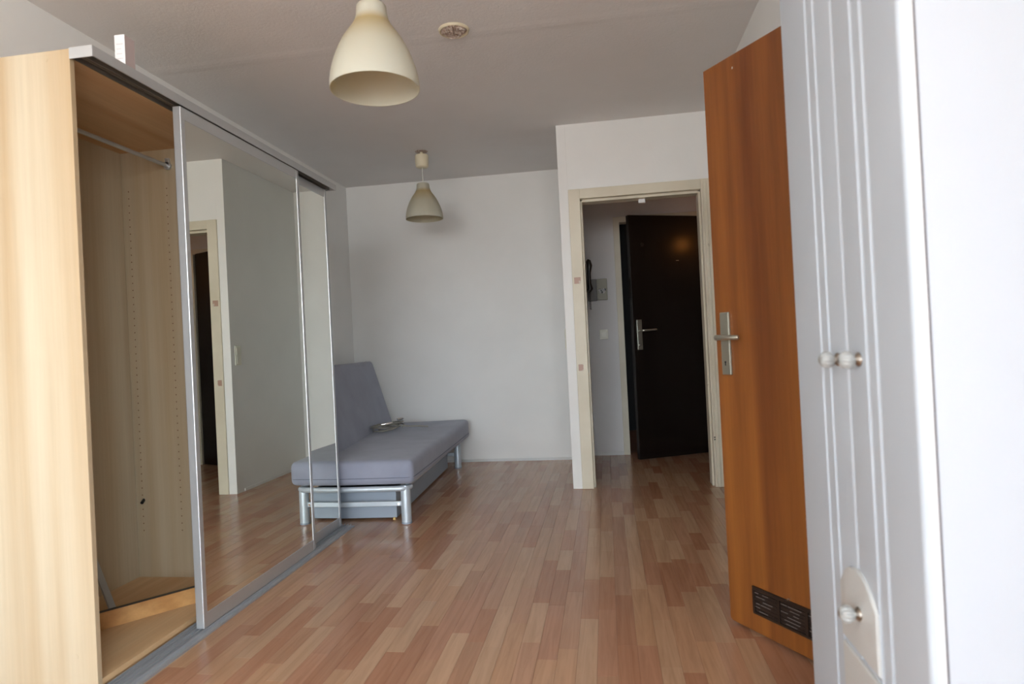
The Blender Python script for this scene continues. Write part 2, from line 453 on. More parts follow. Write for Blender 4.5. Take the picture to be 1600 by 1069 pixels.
# ------------------------------------------------------------------ doorway to the hall (door_1): cream frame with rebate
b = nb()
fy = YA - 0.012
box(b, -0.203, -0.125, fy, YA + 0.03, 0, 2.05, 0.003)                 # left architrave
box(b, 0.675, 0.735, fy, YA + 0.03, 0, 2.05, 0.003)                 # right architrave
box(b, -0.126, 0.676, fy + 0.0005, YA + 0.03, 1.982, 2.0495, 0.003)    # head
box(b, -0.138, -0.112, YA + 0.029, YA + 0.13, 0, 1.975, 0.003)        # jambs behind the rebate
box(b, 0.662, 0.692, YA + 0.029, YA + 0.13, 0, 1.975, 0.003)
box(b, -0.113, 0.663, YA + 0.029, YA + 0.13, 1.965, 1.998, 0.003)
door1 = structure('door_1', b, M_FRAME, 'open doorway to the hall with a cream frame of flaking paint')
b = nb(); box(b, 0.690, 0.712, fy - 0.008, fy + 0.002, 0, 2.03, 0.003); obj('frame_moulding', b, M_FRAME, door1)
for z, n in ((1.425, 0.022), (0.83, 0.017)):
    b = nb(); box(b, -0.190, -0.190 + 2 * n, fy - 0.0015, fy + 0.003, z - 0.022, z + 0.022, 0.001)
    obj('hinge_patch', b, M_PATCH, door1, label='reddish bare patch in the cream paint')
for z in (0.315, 0.33):
    b = nb(); box(b, 0.680, 0.692, fy - 0.002, fy + 0.002, z - 0.004, z + 0.004, 0.001)
    obj('screw_hole', b, M_BLACKP, door1)
b = nb(); box(b, 0.272, 0.318, YA + 0.075, YA + 0.105, 1.940, 1.966, 0.003)
for k in range(5): box(b, 0.277 + 0.008 * k, 0.281 + 0.008 * k, YA + 0.073, YA + 0.077, 1.944, 1.962)
obj('catch', b, M_PAPER, door1, label='small white ribbed catch under the frame head')
# white corner bead of the partition
b = nb(); box(b, XA - 0.002, -0.204, YA - 0.002, YA + 0.05, 0, H, 0.002); structure('trim_partition_corner', b, M_WALL)

# ------------------------------------------------------------------ entrance door at the end of the hall (door_3)
b = nb()
box(b, EX0 - 0.05, EX0 + 0.004, HB - 0.012, HB + 0.1, 0, EZ + 0.045, 0.003)
box(b, EX1 - 0.004, EX1 + 0.05, HB - 0.012, HB + 0.1, 0, EZ + 0.045, 0.003)
box(b, EX0 + 0.002, EX1 - 0.002, HB - 0.0115, HB + 0.1, EZ - 0.004, EZ + 0.0445, 0.003)
door3 = structure('door_3', b, M_FRAME, 'entrance doorway at the back of the hall with a dark brown leaf standing ajar')
leaf_ang = math.atan2(0.417, 0.909)
leafm = Matrix.Translation((0.234, 5.367, 0)) @ Matrix.Rotation(leaf_ang, 4, 'Z')
def leaf_obj(name, bm, m, parent, T, **k):
    bm.transform(T); return obj(name, bm, m, parent, **k)
LT = 0.04
b = nb(); box(b, 0, 0.69, 0, LT, 0.008, 2.036, 0.0015)
leaf3 = leaf_obj('door_leaf', b, M_ESPRESSO, door3, leafm, label='dark brown door leaf')
b = nb(); box(b, 0.030, 0.076, -0.009, 0.0, 0.915, 1.165, 0.003)
leaf_obj('handle_plate', b, M_NICKEL, leaf3, leafm)
b = nb(); tube(b, [(0.053, -0.008, 1.073), (0.053, -0.045, 1.073), (0.058, -0.055, 1.073), (0.075, -0.06, 1.074), (0.185, -0.055, 1.078)], [0.010, 0.009, 0.0095, 0.009, 0.007], 12)
leaf_obj('door_handle', b, M_NICKEL, leaf3, leafm, smooth=50)
b = nb(); tube(b, [(0.053, -0.013, 0.955), (0.053, -0.0085, 0.955)], 0.010, 14)
leaf_obj('lock_cylinder', b, M_CHROME, leaf3, leafm, smooth=40)
b = nb(); tube(b, [(0.118, -0.006, 1.79), (0.118, 0.0, 1.79)], 0.016, 16)
leaf_obj('peephole', b, M_GRILLE, leaf3, leafm, smooth=40)
b = nb(); box(b, 0.43, 0.455, -0.003, 0, 1.652, 1.656)  # bright scratch on the leaf, built as a thin nickel bar
leaf_obj('leaf_scratch', b, M_NICKEL, leaf3, leafm)

# ------------------------------------------------------------------ brown side room door (door_2)
b = nb()
box(b, XR - 0.012, XR + 0.1, RD0 - 0.06, RD0 - 0.0, 0, RDH + 0.05, 0.003)
box(b, XR - 0.012, XR + 0.1, RD1, RD1 + 0.06, 0, RDH + 0.05, 0.003)
box(b, XR - 0.0115, XR + 0.1, RD0, RD1, RDH, RDH + 0.0495, 0.003)
door2 = structure('door_2', b, M_FRAME, 'side doorway in the right wall with its warm brown wooden leaf opened into the room')
# local frame of the leaf: u along the leaf from free edge to hinge, -v towards the camera side
ua = math.atan2(-0.838, 0.545)
dm = Matrix.Translation((0.386, 2.316, 0)) @ Matrix.Rotation(ua, 4, 'Z')     # local y = (0.838, 0.545): away from viewer
DW, DZ0, DZ1 = 0.660, 0.012, 1.932
b = nb(); box(b, 0, DW, 0, 0.04, DZ0, DZ1)
es = [e for e in b.edges if abs(e.verts[0].co.y - e.verts[1].co.y) > 0.01 and e.verts[0].co.x < 0.01 and e.verts[0].co.z < 0.1]
bmesh.ops.bevel(b, geom=es, offset=0.014, segments=4, affect='EDGES', profile=0.5)
leaf2 = leaf_obj('door_leaf', b, M_TEAK, door2, dm, label='warm brown wood grained door leaf')
b = nb(); box(b, 0.027, 0.070, -0.008, 0.0, 0.868, 1.083, 0.003)
box(b, 0.062, 0.068, -0.0095, -0.007, 0.870, 1.081, 0.001)
leaf_obj('handle_plate', b, M_NICKEL, leaf2, dm)
b = nb()
tube(b, [(0.048, -0.006, 0.997), (0.048, -0.036, 0.997), (0.050, -0.046, 0.997), (0.058, -0.052, 0.997), (0.10, -0.050, 0.996), (0.142, -0.046, 0.995), (0.148, -0.044, 0.995)],
     [0.011, 0.009, 0.0095, 0.0095, 0.0085, 0.008, 0.006], 14)
leaf_obj('door_handle', b, M_NICKEL, leaf2, dm, smooth=50)
b = nb(); tube(b, [(0.046, -0.0092, 0.912), (0.046, -0.0078, 0.912)], 0.0035, 12); box(b, 0.0440, 0.0480, -0.0092, -0.0078, 0.900, 0.911)
leaf_obj('keyhole', b, M_BLACKP, leaf2, dm)
# ventilation grille
b = nb()
GU0, GU1, GZ0, GZ1 = 0.112, 0.545, 0.074, 0.166
box(b, GU0, GU1, -0.006, 0, GZ0, GZ0 + 0.009, 0.0015); box(b, GU0, GU1, -0.006, 0, GZ1 - 0.012, GZ1, 0.0015)
nmod = 4; mw = (GU1 - GU0) / nmod
for k in range(nmod + 1):
    c = GU0 + k * mw; c = min(max(c, GU0 + 0.005), GU1 - 0.005)
    box(b, c - 0.005, c + 0.005, -0.0055, 0, GZ0 + 0.008, GZ1 - 0.010)
box(b, GU0 + 0.002, GU1 - 0.002, -0.001, 0.0, GZ0 + 0.002, GZ1 - 0.002)
grille = leaf_obj('vent_grille', b, M_GRILLE, leaf2, dm)
for k in range(nmod):
    for j in range(6):
        z = GZ0 + 0.0155 + j * 0.0115
        u0, u1 = GU0 + k * mw + 0.006, GU0 + (k + 1) * mw - 0.006
        bm = nb()
        box(bm, u0, u1, -0.0035, -0.0008, z - 0.0028, z + 0.0022)
        for q in range(3):
            uu = random.uniform(u0, u1 - 0.03); box(bm, uu, uu + random.uniform(0.012, 0.028), -0.0042, -0.0034, z - 0.0018, z - 0.0004)
        bm.transform(dm)
        o = obj('slat', bm, M_GRILLE, grille)
        o.data.materials.append(M_DUST)
        for p in o.data.polygons[6:]: p.material_index = 1
b = nb(); tube(b, [(0.262, -0.0085, 0.171), (0.262, -0.0, 0.171)], 0.0035, 10)
leaf_obj('screw', b, M_CHROME, leaf2, dm)
b = nb(); box(b, 0.135, 0.140, -0.002, 0, 1.885, 1.893, 0.0008); leaf_obj('nail', b, M_CHROME, leaf2, dm)

# ------------------------------------------------------------------ sliding mirror wardrobe on the left
WY0, WY1, WXF, WXB, WH = 1.742, 3.505, -1.583, -2.145, 1.985
wr = thing('sliding_wardrobe', 'pale birch wardrobe with two sliding mirror doors, left third standing open', 'wardrobe', (-1.86, 2.62, 0))
def wobj(name, bm, m, parent=None, **k):
    if parent is None:
        bm.transform(Matrix.Translation((1.86, -2.62, 0))); return obj(name, bm, m, wr, **k)
    bm.transform(Matrix.Translation((1.86, -2.62, 0))); return obj(name, bm, m, parent, **k)
# near end panel with shallow cam covers
b = nb(); box(b, WXB, WXF, WY0, WY0 + 0.018, 0.0, WH - 0.002, 0.0008, 1)
ep = wobj('end_panel', b, M_BIRCH)
for (x, z) in ((-1.665, 1.957), (-1.655, 0.115), (-2.05, 1.957), (-2.05, 0.115)):
    b = nb(); tube(b, [(x, WY0 + 0.001, z), (x, WY0 - 0.0008, z)], 0.0065 if z > 1 else 0.009, 18); wobj('cover_cap', b, M_BIRCH, ep)
b = nb(); box(b, WXB, WXF, WY1 - 0.018, WY1, 0.0, WH - 0.002, 0.0008, 1); wobj('end_panel', b, M_BIRCH)
DV = 2.612
b = nb(); box(b, WXB + 0.008, WXF - 0.02, DV, DV + 0.018, 0.040, 1.962)
dv = wobj('divider', b, M_BIRCH)
b = nb()
for x in (-1.915, -2.105):
    z = 0.25
    while z < 1.8:
        tube(b, [(x, DV - 0.0004, z), (x, DV + 0.001, z)], 0.0028, 8); z += 0.032
wobj('shelf_pin_holes', b, mat('pin_hole_shadow', srgb(120, 88, 60), 0.8), dv, kind='stuff')
b = nb(); tube(b, [(-2.10, DV + 0.001, 0.388), (-2.092, DV - 0.022, 0.380)], 0.007, 10); wobj('peg', b, M_BLACKP, dv, smooth=40)
b = nb(); box(b, WXB, WXB + 0.006, WY0 + 0.018, WY1 - 0.018, 0.02, 1.965); wobj('back_panel', b, M_BIRCH)
b = nb(); box(b, WXB + 0.006, WXF - 0.002, WY0 + 0.018, WY1 - 0.018, 1.962, WH - 0.003); wobj('top_panel', b, M_BIRCH_Y)
b = nb(); box(b, WXB + 0.006, WXF - 0.002, WY0 + 0.018, WY1 - 0.018, 0.022, 0.040); wobj('bottom_panel', b, M_BIRCH_Y)
b = nb(); box(b, WXF - 0.03, WXF - 0.012, WY0 + 0.018, WY1 - 0.018, 0.0, 0.022); wobj('plinth', b, M_BIRCH_Y)
# hanging rails with brackets
RX, RZ = -1.900, 1.884
b = nb(); tube(b, [(RX, WY0 + 0.018, RZ), (RX, DV, RZ)], 0.0085, 14); hr = wobj('hanging_rail', b, M_ALU, smooth=40)
for (y0, y1) in ((WY0 + 0.018, WY0 + 0.030), (DV - 0.012, DV)):
    b = nb(); tube(b, [(RX, y0, RZ), (RX, y1, RZ)], 0.017, 18); box(b, RX - 0.010, RX + 0.010, y0, y1, RZ, RZ + 0.034, 0.002)
    wobj('rail_bracket', b, M_ALU, hr)
b = nb(); tube(b, [(RX, DV + 0.018, RZ), (RX, WY1 - 0.018, RZ)], 0.0085, 14); wobj('hanging_rail', b, M_ALU, smooth=40)
# top track: fascia, end cap, channels
TY0, TY1 = WY0 + 0.001, WY1 + 0.012
b = nb()
box(b, -1.508, -1.503, TY0, TY1, 1.952, 1.985, 0.001)              # fascia
box(b, WXF, -1.508, TY0, TY1, 1.979, 1.985)                      # upper web
top = wobj('top_track', b, M_ALU)
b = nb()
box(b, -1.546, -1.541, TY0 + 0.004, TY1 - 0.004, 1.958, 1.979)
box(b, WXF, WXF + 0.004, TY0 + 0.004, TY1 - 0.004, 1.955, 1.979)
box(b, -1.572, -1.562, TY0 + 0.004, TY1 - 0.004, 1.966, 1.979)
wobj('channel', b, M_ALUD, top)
b = nb(); box(b, WXF, -1.503, TY0 - 0.003, TY0, 1.950, 1.985, 0.0008); wobj('end_cap', b, M_ALU, top)
b = nb(); box(b, WXF, -1.503, TY1, TY1 + 0.003, 1.955, 1.985, 0.0008); wobj('end_cap', b, M_ALU, top)
# bottom track
b = nb()
box(b, WXF + 0.001, -1.488, TY0, TY1, 0.0, 0.008)
for x in (-1.580, -1.5605, -1.545, -1.5245, -1.507): box(b, x - 0.0018, x + 0.0018, TY0, TY1, 0.008, 0.018)
prism = [( -1.503, 0.006), (-1.488, 0.006), (-1.503, 0.016)]
bt = wobj('bottom_track', b, mat('plain_track_aluminium', (0.46, 0.48, 0.50), 0.45, 0.5))
# sliding doors
def sliding_door(xf, xb, y0, y1):
    z0, z1 = 0.019, 1.949
    b = nb(); box(b, xb + 0.004, xf - 0.004, y0 + 0.005, y1 - 0.005, z0 + 0.006, z1 - 0.006)
    d = wobj('sliding_door', b, M_BIRCH)
    pw = 0.024
    for (a, c) in ((y0, y0 + pw), (y1 - pw, y1)):
        b = nb(); box(b, xb, xf, a, c, z0, z1, 0.0025); wobj('side_profile', b, M_ALU, d)
    b = nb(); box(b, xb + 0.002, xf - 0.001, y0 + pw, y1 - pw, z0, z0 + 0.052, 0.001); wobj('bottom_profile', b, M_ALU, d)
    b = nb(); box(b, xb + 0.002, xf - 0.001, y0 + pw, y1 - pw, z1 - 0.045, z1, 0.001); wobj('top_profile', b, M_ALU, d)
    b = nb(); box(b, xf - 0.006, xf - 0.003, y0 + pw, y1 - pw, z0 + 0.050, z1 - 0.043); wobj('mirror', b, M_MIRROR, d)
    return d
sliding_door(-1.508, -1.540, 2.152, 3.068)
sliding_door(-1.547, -1.577, 2.560, 3.478)

# loose things in and on the wardrobe
b = nb()
d_ = Vector((0.195, 0.24, 0)).normalized(); n_ = Vector((d_.y, -d_.x, 0))
p0 = Vector((-2.03, 1.886, 0.0403)); p1 = Vector((-1.628, 2.378, 0.0403))
for (off0, off1, z0, z1) in ((0, 0.020, 0, 0.062),):
    vs = [b.verts.new(p + n_ * o + Vector((0, 0, z))) for p in (p0, p1) for o in (-off1, off0) for z in (z0, z1)]
bmesh.ops.convex_hull(b, input=b.verts)
bmesh.ops.bevel(b, geom=list(b.edges), offset=0.002, segments=2, affect='EDGES')
st = obj('wood_strip', b, M_STRIP, None)
tag(st, 'loose beech plinth strip lying slantwise on the bottom of the open wardrobe', 'wood strip')
b = nb()
vs = [b.verts.new(p + n_ * o + Vector((0, 0, z))) for p in (p0, p1) for o in (-0.0195, -0.0005) for z in (0.0622, 0.0640)]
bmesh.ops.convex_hull(b, input=b.verts)
obj('seal', b, M_BLACKP, st, label='dark rubber seal along the upper edge')
b = nb()
q0, q1 = Vector((-1.958, 2.243, 0.046)), Vector((-2.126, 2.252, 0.455))
t = (q1 - q0).normalized(); s = t.cross(Vector((0, 0, 1))).normalized(); u = t.cross(s)
vs = [b.verts.new(p + Vector((0.06, 1, 0)) * a * 0.014 + Vector((1, 0, 0.35)) * c * 0.003) for p in (q0, q1) for a in (-1, 1) for c in (-1, 1)]
bmesh.ops.convex_hull(b, input=b.verts)
tag(obj('metal_strip', b, M_ALU), 'narrow grey metal strip leaning against the back inside the open wardrobe', 'metal strip')
b = nb(); box(b, -0.019, 0.019, -0.026, 0.026, 0, 0.172, 0.001, 1)
bk = obj('small_carton', b, M_PAPER); bk.location = (-1.627, 2.033, WH); bk.rotation_euler = (0, 0, 0.05)
bk.data.materials.append(M_CARTON_SHADE)
for p in bk.data.polygons:
    if p.normal.x > 0.9: p.material_index = 1
tag(bk, 'small upright white carton standing on top of the mirror wardrobe', 'box')
b = nb()
for k in range(7): box(b, -0.012, 0.012 - 0.003 * (k % 3), -0.0266, -0.0258, 0.035 + 0.017 * k, 0.0385 + 0.017 * k)
obj('faint_print', b, mat('pale_grey_print', srgb(214, 212, 214), 0.6), bk)

# ------------------------------------------------------------------ white wardrobe on the right
CX, CXB = 0.450, 0.752
CY0, CY1, CH = 1.016, 1.600, 2.02
cb = thing('white_wardrobe', 'tall white wardrobe with grooved doors and ribbed glass knobs at the right edge', 'wardrobe', (0.6, 1.31, 0))
CT = Matrix.Translation((-0.6, -1.31, 0))
def cobj(name, bm, m, parent=None, **k):
    bm.transform(CT); return obj(name, bm, m, parent or cb, **k)
def groove(yc, w, d, far):
    # half-round groove centred at yc; points ordered from far (large y) to near
    n = 6
    return [(CX + d * sin(pi * k / n), yc + w / 2 * cos(pi * k / n)) for k in range(n + 1)]
def round_corner(yc, r, near=True):
    n = 8
    if near: return [(CX + r - r * cos(pi / 2 * k / n), yc + r - r * sin(pi / 2 * k / n)) for k in range(n + 1)]
    return [(CX + r - r * sin(pi / 2 * k / n), yc - r + r * cos(pi / 2 * k / n)) for k in range(n + 1)]
DTH = 0.021
Y3 = 1.281
ZD = 0.560
def door_poly(y_far, y_near, grooves, rf, rn):
    P = [(CX + DTH, y_far)] + round_corner(y_far, rf, False)
    for (yc, w, d) in grooves: P += groove(yc, w, d, True)
    P += round_corner(y_near, rn, True) + [(CX + DTH, y_near)]
    return P
b = nb(); prism_z(b, door_poly(CY1, Y3 + 0.0006, [(1.423, 0.014, 0.007), (1.375, 0.014, 0.007)], 0.004, 0.0085), 0.05, CH - 0.012)
dl = cobj('door', b, M_WHITE, smooth=35)
b = nb(); prism_z(b, door_poly(Y3 - 0.0006, CY0, [(1.189, 0.014, 0.007), (1.147, 0.014, 0.007)], 0.0085, 0.010), 0.05, CH - 0.012)
dr = cobj('door', b, M_WHITE, smooth=35)
b = nb(); prism_z(b, [(CX + DTH, CY0), (CX + 0.0095, CY0), (CX + 0.0095, CY0 - 0.0006), (CX + DTH, CY0 - 0.0006)], 0.05, CH - 0.012)
cobj('edge_band', b, M_EDGE, dr)
# carcass
cxa = CX + DTH + 0.004
b = nb(); box(b, cxa, CXB, CY0 + 0.001, CY0 + 0.017, 0, CH, 0.001, 1); cobj('side_panel', b, M_SIDE)
b = nb(); box(b, cxa, CXB, CY1 - 0.017, CY1 - 0.001, 0, CH, 0.001, 1); cobj('side_panel', b, M_SIDE)
b = nb(); box(b, cxa, CXB, CY0 + 0.017, CY1 - 0.017, CH - 0.018, CH - 0.001); cobj('top_panel', b, M_SIDE)
b = nb(); box(b, cxa, CXB, CY0 + 0.017, CY1 - 0.017, 0.04, 0.056); cobj('bottom_panel', b, M_SIDE)
b = nb(); box(b, CXB - 0.005, CXB - 0.001, CY0 + 0.017, CY1 - 0.017, 0.05, CH - 0.02); cobj('back_panel', b, M_SIDE)
b = nb(); box(b, CX + DTH, cxa, CY0 + 0.003, CY1 - 0.003, 0.052, CH - 0.014); cobj('door_gap_shade', b, mat('brown_gap_shadow', srgb(70, 52, 46), 0.8))  # dark strip standing for the shade in the gap behind the doors
# arched drawer and the drawer below it
def bevel_front(b, fa, off):
    bmesh.ops.bevel(b, geom=[e for e in fa.edges], offset=off, segments=3, affect='EDGES', profile=0.6)
ya, yb = 1.197, 1.370
P = [(yb, 0.392), (yb, 0.500)]
for k in range(1, 12):
    a = k / 12; P.append((yb + (ya - yb) * a, 0.500 + 0.052 * sin(pi * a) ** 0.8))
P += [(ya, 0.500), (ya, 0.392)]
b = nb(); fa = prism_x(b, P, CX - 0.006, CX + 0.001); bevel_front(b, fa, 0.006)
dr1 = cobj('drawer', b, M_CREAMFOIL, smooth=30, label='small arched ivory drawer front')
b = nb(); fa = prism_x(b, [(yb, 0.07), (yb, 0.380), (ya, 0.380), (ya, 0.07)], CX - 0.006, CX + 0.001); bevel_front(b, fa, 0.006)
cobj('drawer', b, M_CREAMFOIL, smooth=30, label='plain ivory drawer front below the arched one')
# ribbed glass knobs on pewter cups, axis -X
def knob(parent, x, y, z):
    b = nb()
    prof = [(0.0125, 0.0), (0.0130, 0.0015), (0.0115, 0.004), (0.0070, 0.007), (0.0062, 0.010)]
    lathe(b, prof, 24)
    R = Matrix.Translation((x, y, z)) @ Matrix.Rotation(-pi / 2, 4, 'Y')
    b.transform(R); k = cobj('knob', b, M_PEWTER, parent, smooth=50)
    return k, R
def knob_ball(k, R):
    b = nb(); n, s = 14, 60
    rings = []
    for i in range(n + 1):
        th = pi * i / n
        rings.append([])
        for j in range(s):
            ph = 2 * pi * j / s
            r = 0.0165 * (1 - 0.13 * (0.5 + 0.5 * cos(10 * ph)) ** 6 * sin(th))
            rings[-1].append(b.verts.new((r * sin(th) * cos(ph), r * sin(th) * sin(ph), 0.0215 - r * 0.9 * cos(th))) if 0 < i < n else None)
    pa, pb = b.verts.new((0, 0, 0.0205 - 0.0138)), b.verts.new((0, 0, 0.0205 + 0.0138))
    for j in range(s):
        b.faces.new((pa, rings[1][(j + 1) % s], rings[1][j])); b.faces.new((pb, rings[n - 1][j], rings[n - 1][(j + 1) % s]))
    for i in range(1, n - 1):
        for j in range(s): b.faces.new((rings[i][j], rings[i][(j + 1) % s], rings[i + 1][(j + 1) % s], rings[i + 1][j]))
    tube(b, [(0, 0, 0.0340), (0, 0, 0.0362)], 0.0055, 12)
    b.transform(R); return b
for parent, x, y, z, zz in ((dl, CX, 1.330, 0.947, 0), (dr, CX, 1.226, 0.950, 0), (dr1, CX - 0.006, 1.272, 0.472, 0)):
    k, R = knob(parent, x, y, z)
    # the glass ball and its metal cup are one pull: ball joined as second material
    bb = knob_ball(k, R); bb.transform(CT)
    me = bpy.data.meshes.new('knob'); 
    bmesh.ops.recalc_face_normals(bb, faces=bb.faces)
    n0 = len(k.data.polygons)
    bb2 = bmesh.new(); bb2.from_mesh(k.data)
    tmp = bpy.data.meshes.new('tmp'); bb.to_mesh(tmp); bb.free()
    bb2.from_mesh(tmp); bb2.to_mesh(me); bb2.free(); bpy.data.meshes.remove(tmp)
    me.materials.append(M_PEWTER); me.materials.append(M_CERAMIC)
    for i, p in enumerate(me.polygons):
        p.use_smooth = True; p.material_index = 1 if n0 <= i < len(me.polygons) - 14 else 0
    me.set_sharp_from_angle(angle=math.radians(60))
    k.data = me

# ------------------------------------------------------------------ sofa bed
SA = math.radians(2.6)
sofa = thing('sofa_bed', 'low grey sofa bed on a silver tube frame against the left wall', 'sofa', (-1.196, 3.590, 0), SA)
def cushion(bm, w, l, h, r, seg=5, sub=10, puff=0.006):
    # rounded block, origin at its front-near-bottom corner: x -w..0, y 0..l, z 0..h
    box(bm, -w, 0, 0, l, 0, h)
    bmesh.ops.bevel(bm, geom=list(bm.edges), offset=r, segments=seg, affect='EDGES', profile=0.6)
    return bm
SL = 1.83
b = nb(); cushion(b, 0.70, SL, 0.150, 0.045)
bmesh.ops.subdivide_edges(b, edges=[e for e in b.edges if abs(e.verts[0].co.y - e.verts[1].co.y) > 1.0], cuts=14)
for v in b.verts:   # slight sag of the top
    yy = v.co.y / SL
    if v.co.x > -0.2: v.co.x += 0.022 * yy
    if v.co.z > 0.1: v.co.z += 0.012 * (yy - 0.5) + 0.004 * sin(9 * yy + v.co.x * 6)
b.transform(Matrix.Translation((0.062, -0.050, 0.232)))
seat = obj('seat_cushion', b, M_FABRIC, sofa, smooth=60)
def seam_loop(zs, name, parent):
    b = nb()
    for z in zs:
        r = 0.045
        pts = [(0.064 - 0.70 + r, -0.0515, z), (0.062 - r, -0.0515, z)]
        for k in range(1, 6):
            a = pi / 2 * k / 6; pts.append((0.062 - r + (r + 0.0015) * sin(a), -0.050 + r - (r + 0.0015) * cos(a), z))
        pts += [(0.0635, -0.050 + r, z), (0.0855, -0.05 + SL - r, z)]
        tube(b, pts, 0.0018, 6)
    return obj(name, b, M_PIPING, parent)
seam_loop((0.275,), 'seam', seat)
# backrest: hinge line twisted a little against the frame
b = nb(); cushion(b, 0.125, SL - 0.02, 0.66, 0.045)
bmesh.ops.subdivide_edges(b, edges=[e for e in b.edges if abs(e.verts[0].co.y - e.verts[1].co.y) > 1.0], cuts=10)
T = Matrix.Translation((-0.475, -0.035, 0.300)) @ Matrix.Rotation(math.radians(2.6), 4, 'Z') @ Matrix.Rotation(math.radians(-16), 4, 'Y')
b.transform(T)
back = obj('back_cushion', b, M_FABRIC, sofa, smooth=60)
# frame
LR = 0.029
for (x, y) in ((0, 0), (0, 1.63), (-0.62, 0), (-0.62, 1.63)):
    b = nb(); tube(b, [(x, y, 0.0), (x, y, 0.205), (x, y, 0.222)], [LR, LR, LR * 0.93], 20)
    lg = obj('leg', b, M_SILVER, sofa, smooth=40)
    b = nb(); tube(b, [(x, y, 0.0), (x, y, 0.010)], LR + 0.0012, 20); obj('foot_cap', b, M_BOX, lg, smooth=40)
def rail(name, pts, r, m=M_SILVER):
    b = nb(); tube(b, pts, r, 12); return obj(name, b, m, sofa, smooth=50)
rail('end_rail', [(-0.62, -0.025, 0.207), (-0.03, -0.025, 0.207), (-0.005, -0.02, 0.207), (0.018, 0.0, 0.207), (0.022, 0.03, 0.207)], 0.0165)
rail('end_rail', [(-0.62, 1.66, 0.207), (0.0, 1.66, 0.207)], 0.0165)
rail('side_rail', [(0.005, 0.02, 0.212), (0.005, 1.64, 0.212)], 0.013)
rail('side_rail', [(-0.62, 0.02, 0.212), (-0.62, 1.64, 0.212)], 0.013)
b = nb(); box(b, -0.60, -0.026, -0.012, 0.006, 0.102, 0.130, 0.003)
lr = obj('cross_bar', b, M_SILVER, sofa)
b = nb(); tube(b, [(-0.040, -0.016, 0.116), (-0.040, -0.011, 0.116)], 0.007, 12); obj('screw', b, M_CHROME, lr)
b = nb(); box(b, -0.60, -0.026, 1.624, 1.642, 0.102, 0.130, 0.003); obj('cross_bar', b, M_SILVER, sofa)
b = nb()
for k in range(12): box(b, -0.60, 0.0, 0.06 + 0.135 * k, 0.115 + 0.135 * k, 0.222, 0.231)
obj('bed_slats', b, M_BIRCH_Y, sofa)
b = nb(); box(b, -0.69, -0.60, 0.05, 1.6, 0.225, 0.245); 
obj('back_hinge', b, M_SILVER, sofa)
# storage box below
b = nb()
X0, X1, Y0, Y1, Z0, Z1 = -0.66, -0.082, 0.080, 1.60, 0.012, 0.185
t_ = 0.014
box(b, X0, X1, Y0, Y0 + t_, Z0, 0.172, 0.001, 1); box(b, X0, X1, Y1 - t_, Y1, Z0, Z1 - 0.002, 0.001, 1)
box(b, X1 - t_, X1, Y0 + t_, Y1 - t_, Z0, Z1, 0.001, 1); box(b, X0, X0 + t_, Y0 + t_, Y1 - t_, Z0, Z1)
box(b, X0 + t_, X1 - t_, Y0 + t_, Y1 - t_, Z0, Z0 + 0.01)
sb = obj('storage_box', b, M_BOX, sofa)
for (x, y) in ((X1 - 0.012, Y0 - 0.012), (X0 + 0.03, Y0 + 0.03), (X1 - 0.04, Y1 - 0.03), (X0 + 0.03, Y1 - 0.03)):
    b = nb(); tube(b, [(x - 0.006, y, 0.0085), (x + 0.006, y, 0.0085)], 0.0085, 14); obj('castor', b, M_YELLOW, sb, smooth=40, label='small yellow castor')

# ------------------------------------------------------------------ cable coil on the sofa
cc = thing('cable_coil', 'tangled coil of grey cable with silver plugs on the sofa bed seat', 'cable', (-1.685, 4.70, 0.402), 0.1)
b = nb()
rc = random.Random(5)
pts = []
N = 190
for k in range(N):
    a = 2 * pi * 4.6 * k / N
    rr = 0.078 + 0.016 * sin(a * 0.37 + 1) + 0.008 * sin(a * 1.7)
    pts.append((rr * 1.25 * cos(a) + 0.012 * sin(a * 0.21), rr * 2.0 * sin(a), 0.006 + 0.055 * (0.5 + 0.5 * sin(a * 0.43)) * (k / N) + 0.022 * (0.5 + 0.5 * sin(a * 1.13))))
lx, ly, lz = pts[-1]
for k in range(1, 30):
    f = k / 29; pts.append((lx + (0.30 - lx) * f, ly + (0.07 - ly) * f + 0.02 * sin(f * 9), max(0.005, lz * (1 - f) + 0.005)))
tube(b, pts, 0.0052, 8)
obj('cable', b, M_CABLE, cc, smooth=60)
for (p, q) in (((-0.03, -0.06, 0.050), (0.050, -0.035, 0.056)), ((0.060, 0.08, 0.070), (0.100, 0.11, 0.074))):
    b = nb(); tube(b, [p, tuple(p[i] * 0.3 + q[i] * 0.7 for i in range(3)), q], [0.008, 0.010, 0.0085], 14); obj('plug', b, M_CHROME, cc, smooth=50, label='shiny silver plug')

